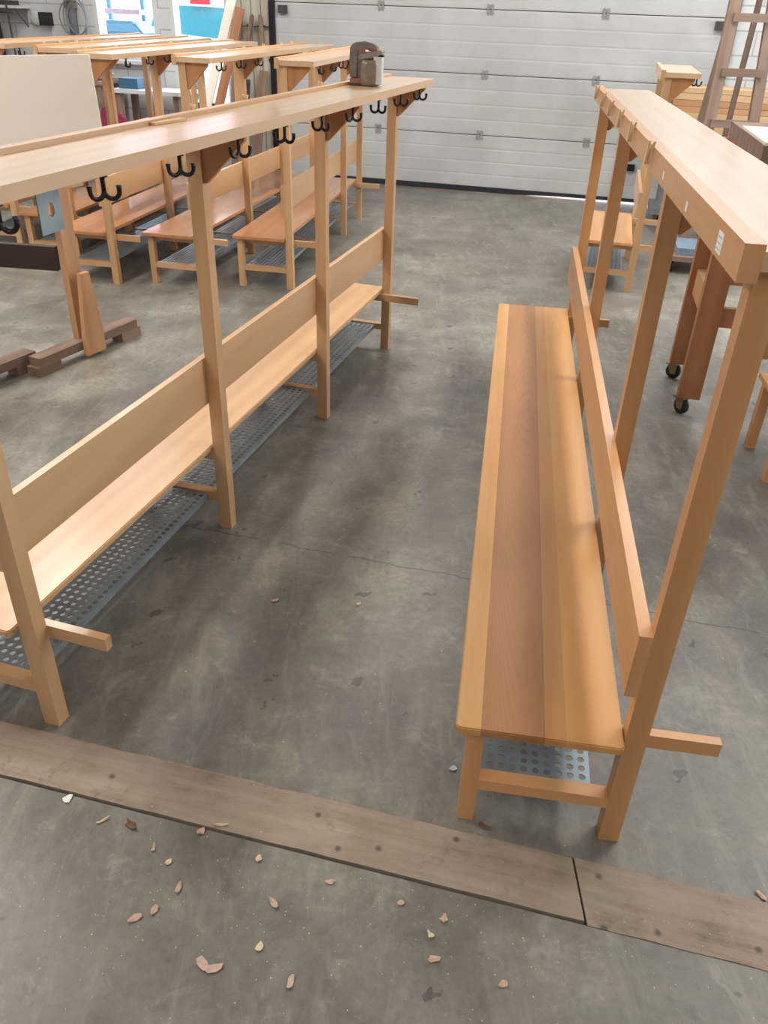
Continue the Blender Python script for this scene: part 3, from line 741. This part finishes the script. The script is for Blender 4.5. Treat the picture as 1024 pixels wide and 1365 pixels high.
o = MB().box(-.12, .13, -.14, .14, 0, .11).obj('plastic_crate', 'blue_plastic', None, .012, 2); o.matrix_world = Matrix.Translation(WP(-3.12, .40, .931)) @ Matrix.Rotation(WR, 4, 'Z'); tag(o, 'blue plastic crate at the left end of the pale work table', 'crate')
for k in range(5):
    b = MB(); b.lathe([(.028, 0), (.03, .005), (.03, .12), (.018, .14), (.018, .15)], 12)
    j = b.obj('jar', 'tool_grey'); j.location = WP(-3.05+.09*k, .42, .281); 
    tag(j, f"grey lidded jar under the pale work table, {['leftmost','second from left','middle one','second from right','rightmost'][k]}", 'jar', 'jars under the work table')
    b = MB(); b.lathe([(.022, .15), (.022, .165)], 12); b.obj('jar_lid', 'white_paper', j)
# white plank leaning at the window
a = Vector((-2.20, 10.25, .0)); 
m = MB(); m.box(-.05, .05, -.014, .014, 0, 2.3)
o = m.obj('leaning_plank', 'panel_white', None, .002, 1); d = Vector((.66, .52, 2.2)).normalized()
o.matrix_world = Matrix.Translation((-2.47, 10.12, .01)) @ Vector((0, 0, 1)).rotation_difference(d).to_matrix().to_4x4(); tag(o, 'white-faced plank leaning against the right-hand window', 'plank')
m = MB(); m.box(-.05, .05, -.014, .014, 0, 1.9)
o = m.obj('leaning_plank', 'brown_z', None, .002, 1); d = Vector((.50, .42, 1.8)).normalized()
o.matrix_world = Matrix.Translation((-2.30, 10.05, .01)) @ Vector((0, 0, 1)).rotation_difference(d).to_matrix().to_4x4(); tag(o, 'brown plank leaning right beside the white-faced plank', 'plank')
for k, (X, off, h, wd, mt, lab) in enumerate(((-1.93, .35, 1.25, .09, 'old_z', 'grey weathered board leaning against the boarded wall, leftmost of three'), (-1.80, .38, 1.1, .06, 'tool_dark', 'dark steel bar leaning against the boarded wall, middle of three'), (-1.66, .36, 1.2, .10, 'old_z', 'grey weathered board leaning against the boarded wall, rightmost of three'))):
    m = MB(); m.box(-wd/2, wd/2, -.012, .012, 0, h); o = m.obj('leaning_board', mt, None, .002, 1)
    o.matrix_world = Matrix.Translation(WP(X, off, .003)) @ Matrix.Rotation(WR, 4, 'Z') @ Matrix.Rotation(-.25, 4, 'X') @ Matrix.Rotation(.04*(k-1), 4, 'Y'); tag(o, lab, 'board')

# ------------------------------------------------------------------ ladder, lumber trolley at the right rear
def bar(p0, p1, w, d, name, mat, parent, roll=0):
    p0, p1 = Vector(p0), Vector(p1); m = MB(); ln = (p1-p0).length; m.box(-w/2, w/2, -d/2, d/2, 0, ln)
    z = (p1-p0).normalized(); x = Vector((1, 0, 0)) if abs(z.x) < .8 else Vector((0, 0, 1)); x = (x-z*x.dot(z)).normalized(); y = z.cross(x)
    Mx = Matrix((x, y, z)).transposed().to_4x4(); Mx.translation = p0
    for v in m.bm.verts: v.co = Mx @ v.co
    return m.obj(name, mat, parent, .003, 1)
ld = thing('wooden_ladder', 'brown wooden double ladder standing before the lumber at the right rear', 'ladder', (2.45, 7.9, 0))
# front rails (local coordinates), leaning back
A0, A1 = Vector((-.10, -.55, 0)), Vector((.46, .12, 2.5)); C0, C1 = Vector((.80, -.72, 0)), Vector((.92, -.02, 2.5))
def onr(a, b, z): return a+(b-a)*(z/2.5)
A0, A1 = Vector((.17, -.42, 0)), Vector((.26, -.10, 2.5)); C0, C1 = Vector((.63, -.42, 0)), Vector((.53, -.10, 2.5))
bar(A0, A1, .095, .04, 'rail', 'old_z', ld); bar(C0, C1, .09, .04, 'rail', 'old_z', ld)
for z in (.42, .76, 1.10, 1.48, 1.87, 2.25):
    bar(onr(A0, A1, z)+Vector((0, -.035, 0)), onr(C0, C1, z)+Vector((0, -.035, 0)), .06, .025, 'rung', 'old_x', ld)
bar((.30, .45, 0), (.33, -.02, 2.45), .05, .05, 'prop_leg', 'old_z', ld); bar((.62, .45, 0), (.50, -.02, 2.45), .04, .04, 'prop_leg', 'old_z', ld)
# trolley
tr = thing('lumber_trolley', 'low grey trolley on casters carrying the lumber at the right rear', 'trolley', (3.33, 8.95, 0), WR)
MB().box(-.62, .62, -.28, .28, .10, .16).obj('deck', 'grey_paint', tr, .005)
for x in (-.52, .52):
    for y in (-.22, .22): caster(tr, x, y, .4)
    for y in (-.24, .24): MB().box(x-.03, x+.03, y-.03, y+.03, .16, .70).obj('trolley_post', 'grey_paint', tr)
MB().box(-.62, .62, -.28, .28, .70, .74).obj('upper_deck', 'grey_paint', tr, .004)
rnd = random.Random(4); z = .741; k = 0
rowname = ['bottom', 'second', 'third', 'fourth', 'fifth', 'sixth', 'seventh', 'eighth', 'ninth', 'top']
for j in range(10):
    h = rnd.uniform(.045, .062); y = -.27
    for i, pos in enumerate(('front', 'middle', 'rear')):
        wdt = rnd.uniform(.13, .165); ln = rnd.uniform(1.15, 1.38); sft = rnd.uniform(-.06, .06)
        m = MB(); m.box(-ln/2+sft, ln/2+sft, y, y+wdt, z, z+h-.003)
        o = m.obj('lumber_plank', ['raw_x', 'pine_x', 'raw_x'][rnd.randrange(3)], None, .002, 1)
        o.matrix_world = Matrix.Translation((3.33, 8.95, 0)) @ Matrix.Rotation(WR, 4, 'Z')
        tag(o, f'sawn plank, {pos} one in the {rowname[j]} layer of the lumber pile', 'plank', 'planks on the lumber trolley'); y += wdt+.01
    z += h
# rolling crate with plank edge seen under the shelf
rc = thing('parts_trolley', 'grey low trolley with a blue tray behind the rolling workbench', 'trolley', (2.30, 6.95, 0), -.2)
MB().box(0, .7, 0, .5, .10, .14).obj('deck', 'old_x', rc, .003)
for x in (.08, .62):
    for y in (.07, .43): caster(rc, x, y, .3)
MB().box(.1, .6, .05, .45, .14, .20).obj('tray', 'tray_grey', rc, .01)

# ------------------------------------------------------------------ litter on the floor
def chip(x, y, L_, w, rot, mat, label, cat='wood chip', curl=.006, name='wood_chip', group='wood chips on the floor', seed=0):
    b = MB(); rnd = random.Random(seed); n = 9
    top = []
    for k in range(n):
        a = 2*pi*k/n; r = rnd.uniform(.55, 1.1); top.append((cos(a)*L_/2*r, sin(a)*w/2*r))
    c0 = b.bm.verts.new((0, 0, curl*.4+.002)); c1 = b.bm.verts.new((0, 0, curl*.4))
    A = [b.bm.verts.new((p[0], p[1], .0022+curl*(p[0]/(L_/2))**2)) for p in top]; B = [b.bm.verts.new((v.co.x, v.co.y, v.co.z-.0018)) for v in A]
    for k in range(n):
        k2 = (k+1) % n; b.bm.faces.new((c0, A[k], A[k2])); b.bm.faces.new((c1, B[k2], B[k])); b.bm.faces.new((A[k], B[k], B[k2], A[k2]))
    zz = .006 if ty(x, SLW) < y < ty(x, SU) else .0015
    o = b.obj(name, mat, None, 0, 2, (x, y, zz), (0, 0, rot)); return tag(o, label, cat, group)
o = chip(-.829, 1.402, .034, .028, .3, 'white_paper', 'small bright white paper scrap at the lower edge of the left floor plank', 'paper scrap', .003, 'paper_scrap', None, 1)
chips = [(-.554, 1.075, .042, .020, .6, 'shaving', 'pinkish wood chip below the plank, left of a matching pair'),
 (-.515, 1.096, .034, .018, 1.2, 'shaving', 'pinkish wood chip below the plank, right of a matching pair'),
 (-.375, .976, .050, .026, -.7, 'shaving', 'large curled brown wood shaving near the bottom of the photo, left half'),
 (-.345, .966, .060, .020, .25, 'shaving', 'long thin curled shaving near the bottom of the photo, touching the large curl'),
 (-.636, 1.329, .044, .024, -.6, 'shaving_dark', 'brown chip at the lower edge of the left plank'),
 (-.286, 1.244, .026, .020, 1.2, 'shaving_pale', 'small pale chip just below the plank, left of centre'),
 (-.168, .943, .036, .018, 1.2, 'shaving', 'upright pinkish chip near the bottom centre of the photo'),
 (-.250, 1.019, .030, .022, .9, 'shaving_pale', 'triangular pale chip above the bottom centre of the photo'),
 (-.232, 1.125, .034, .020, -1, 'shaving', 'reddish chip on bare concrete below the plank, left of centre'),
 (-.470, 1.155, .034, .013, 1.4, 'shaving', 'narrow upright chip above the matching pair'),
 (-.511, 1.225, .022, .017, .4, 'shaving_pale', 'pale chip under the sliver at the plank edge'),
 (-.559, 1.261, .026, .012, 1.7, 'shaving', 'tiny upright chip under the plank edge'),
 (-.714, 1.337, .040, .010, .6, 'shaving_pale', 'thin diagonal sliver right of the white paper scrap'),
 (.180, 1.102, .026, .020, 1.1, 'shaving', 'faint brown chip in the middle of the lower concrete'),
 (.146, 1.062, .024, .014, -.9, 'shaving_pale', 'yellowish oval chip in the middle of the lower concrete'),
 (.152, 1.006, .034, .022, .1, 'shaving', 'reddish chip right of the bottom centre of the photo'),
 (.305, .955, .026, .018, .2, 'shaving', 'oval pinkish chip at the lower right of the concrete'),
 (.076, 1.139, .028, .018, .2, 'shaving', 'brown chip below the middle of the plank'),
 (-.10, 1.187, .034, .014, .1, 'shaving', 'brown chip touching the lower plank edge in the centre'),
 (.298, 1.365, .050, .022, -.4, 'shaving_dark', 'curled brown shaving beside the front leg of the right bench'),
 (.226, 1.553, .036, .022, 1.1, 'pale_cloth', 'grey fluffy scrap left of the front leg of the right bench'),
 (.976, 1.192, .040, .016, -.8, 'shaving', 'brown chip on the right-hand plank at the photo edge'),
 (-.08, 2.284, .020, .016, .3, 'shaving_pale', 'small yellow chip in the middle of the aisle'),
 (-.385, 2.287, .036, .014, .5, 'shaving', 'pinkish sliver in the aisle near the left bench'),
 (-.40, 1.335, .05, .008, .05, 'shaving_pale', 'yellow splinter lying on the lower edge of the left plank'),
 (-.447, 1.315, .026, .02, .6, 'shaving', 'small brown flake beside the yellow splinter')]
for k, a in enumerate(chips): chip(*a, seed=k+11)
# fine crumbs nobody could count
b = MB(); rnd = random.Random(12)
for k in range(620):
    if k < 380: x = rnd.uniform(-1.0, 1.0); y = rnd.gauss(1.08, .12)
    else: x = rnd.uniform(-1.2, 1.4); y = rnd.uniform(1.3, 4.5)
    r = rnd.uniform(.0006, .0022)*(1.0 if y < 1.5 else 1.3); z = .0045 if ty(x, SLW) < y < ty(x, SU) else .0005
    if abs(y-ty(x, SLW)) < .012: continue
    q = [b.bm.verts.new((x+r*cos(a)*rnd.uniform(.7, 1.5), y+r*sin(a)*rnd.uniform(.7, 1.3), z)) for a in (0, 1.6, 3.1, 4.7)]
    tp = b.bm.verts.new((x, y, z+r*.7))
    for i in range(4): b.bm.faces.new((q[i], q[(i+1) % 4], tp))
o = b.obj('sawdust_crumbs', 'shaving_pale'); o['kind'] = 'stuff'; tag(o, 'pale sawdust crumbs scattered over the concrete floor', 'sawdust')

# ------------------------------------------------------------------ outside the windows
g = MB(); quad(g.bm, [(-16, 11.2, -.03), (10, 8, -.03), (10, 30, -.03), (-16, 30, -.03)]); o = struct(g.obj('ground_outside', 'bright_ground'))
car = thing('parked_car', 'white parked car with teal windows outside the right-hand window', 'car', (-3.5, 16.2, 0), -TH+.05); car.scale = (1.12, 1.1, 1.06)
MB().prism([(-1.0, .35), (3.0, .35), (3.05, .95), (2.0, 1.05), (1.95, 1.1), (-.6, 1.32), (-1.02, 1.25), (-1.08, .6)], 'y', -.8, .8).obj('car_body', 'car_paint', car, .05, 3)
MB().prism([(-.70, 1.25), (1.7, 1.1), (1.0, 1.78), (-.25, 1.82), (-.55, 1.7)], 'y', -.74, .74).obj('car_cabin', 'car_paint', car, .06, 3)
for s in (-.752, .742): MB().prism([(-.50, 1.33), (1.35, 1.20), (.86, 1.66), (-.22, 1.68), (-.38, 1.62)], 'y', s, s+.01).obj('car_window', 'car_glass', car)
MB().box(.2, .5, -.82, -.78, 1.7, 1.8).obj('roof_light', 'car_red', car, .01)
for x in (-.4, 2.2):
    for y in (-.8, .65): b = MB(); b.lathe([(.22, 0), (.32, .02), (.32, .15), (.22, .17)], 20, Matrix.Translation((x, y+.16, .31)) @ Matrix.Rotation(pi/2, 4, 'X')); b.obj('car_wheel', 'tyre', car)
tc = thing('tractor', 'bluish tractor with a big wheel outside the left-hand window', 'tractor', (-4.3, 13.7, 0), -TH)
def wheel(parent, x, y, z, r, w_, nm='tractor_wheel'):
    b = MB(); b.lathe([(r*.55, 0), (r*.9, 0), (r, .05), (r, w_-.05), (r*.9, w_), (r*.55, w_)], 26, Matrix.Translation((x, y+w_/2, z)) @ Matrix.Rotation(pi/2, 4, 'X')); o = b.obj(nm, 'tyre', parent)
    b = MB(); b.lathe([(r*.5, -.01), (r*.54, w_/2), (r*.5, w_+.01)], 20, Matrix.Translation((x, y+w_/2, z)) @ Matrix.Rotation(pi/2, 4, 'X')); b.obj('wheel_rim', 'car_paint', o)
wheel(tc, .22, -.5, .72, .72, .4); wheel(tc, .22, .7, .72, .72, .4); wheel(tc, -1.6, -.45, .5, .5, .3); wheel(tc, -1.6, .6, .5, .5, .3)
MB().box(-2.0, -.3, -.25, .55, .8, 1.45).obj('hood', 'tractor_blue', tc, .08, 3)
MB().prism([(-.55, 1.42), (.95, 1.42), (.80, 1.58), (-.35, 1.58)], 'y', -.75, -.30).obj('fender', 'tractor_blue', tc, .03)
MB().box(-.35, .7, -.25, .55, .9, 1.5).obj('cab_base', 'tractor_blue', tc, .04)
for x in (-.3, .65):
    for y in (-.22, .48): MB().box(x, x+.05, y, y+.05, 1.5, 2.3).obj('cab_post', 'tractor_blue', tc)
MB().box(-.4, .8, -.3, .6, 2.3, 2.38).obj('cab_roof', 'tractor_blue', tc, .03)
MB().box(.1, .9, -.72, -.5, 1.66, 1.72).obj('loader_arm', 'tractor_red', tc, .01)
MB().box(-.8, -.4, -.4, -.2, 1.5, 1.9).obj('exhaust_box', 'tractor_blue', tc, .02)
hs = thing('storage_shed', 'bluish grey shed behind the tractor outside the left-hand window', 'shed', (-8.1, 16.4, 0), 0)
MB().box(-2.2, 2.0, 0, 1.6, 0, 2.3).obj('shed_wall', 'tractor_blue', hs, .02)
MB().box(-2.4, 2.2, -.2, 1.8, 2.3, 2.42).obj('shed_roof', 'car_paint', hs, .02)
hb = thing('neighbour_building', 'pale pink building far outside the windows', 'building', (-6, 24, 0), 0)
MB().box(-8, 12, 0, 5, 0, 5).obj('facade', 'stucco', hb)
MB().box(-8.4, 12.4, -.4, 5.4, 5, 5.3).obj('roof', 'car_paint', hb)
for x in (-6, -3, 0, 3, 6): MB().box(x, x+1.2, -.03, .02, 1.2, 2.6).obj('building_window', 'car_glass', hb)

# ------------------------------------------------------------------ light
def area(name, loc, rot, sx_, sy, power, col=(1, 1, 1)):
    l = bpy.data.lights.new(name, 'AREA'); l.shape = 'RECTANGLE'; l.size = sx_; l.size_y = sy; l.energy = power; l.color = col
    o = bpy.data.objects.new(name, l); COL.objects.link(o); o.location = loc; o.rotation_euler = rot; return o
def lum(x, y, power, lab, l=1.5):
    t = thing('ceiling_luminaire', lab, 'lamp', (x, y, HT-.35), 0, 'luminaires under the ceiling')
    MB().box(-.27, .27, -l/2, l/2, .02, .09).obj('lamp_housing', 'white_paint', t, .01)
    MB().box(-.003, .003, -.5, -.494, .09, .35).obj('suspension_wire', 'steel', t)
    area('lamp_light', (x, y, HT-.34), (0, 0, 0), .5, l, power, (1.0, .94, .86) if y < 4 else (1, .985, .96))
LP = [(-3.2, 2.9, 125), (-3.2, 6.2, 95), (-3.2, 9.0, 50), (2.9, 3.4, 78), (2.9, 6.6, 70), (2.9, 8.8, 35), (0, 7.2, 95), (0, -1.5, 40), (3.0, -.6, 25), (-3.0, -.8, 40)]  # the last three, behind the camera, are added fill lights
nm = ['left row, nearest the camera', 'left row, middle', 'left row, farthest', 'right row, nearest the camera', 'right row, middle', 'right row, farthest', 'centre row before the door', 'added fill light behind the camera, centre', 'added fill light behind the camera, right', 'added fill light behind the camera, left']
for (x, y, p_), n_ in zip(LP, nm): lum(x, y, p_*1.0, 'long white ceiling luminaire, '+n_)

wd = bpy.data.worlds.new('sky'); S.world = wd; wd.use_nodes = True; nt = wd.node_tree
bg = nt.nodes['Background']; bg.inputs[0].default_value = (.80, .91, 1.0, 1); bg.inputs[1].default_value = 9.0
S.view_settings.view_transform = 'Standard'; S.view_settings.look = 'None'; S.view_settings.gamma = 1; S.view_settings.use_curve_mapping = False
S.view_settings.exposure = 0.08
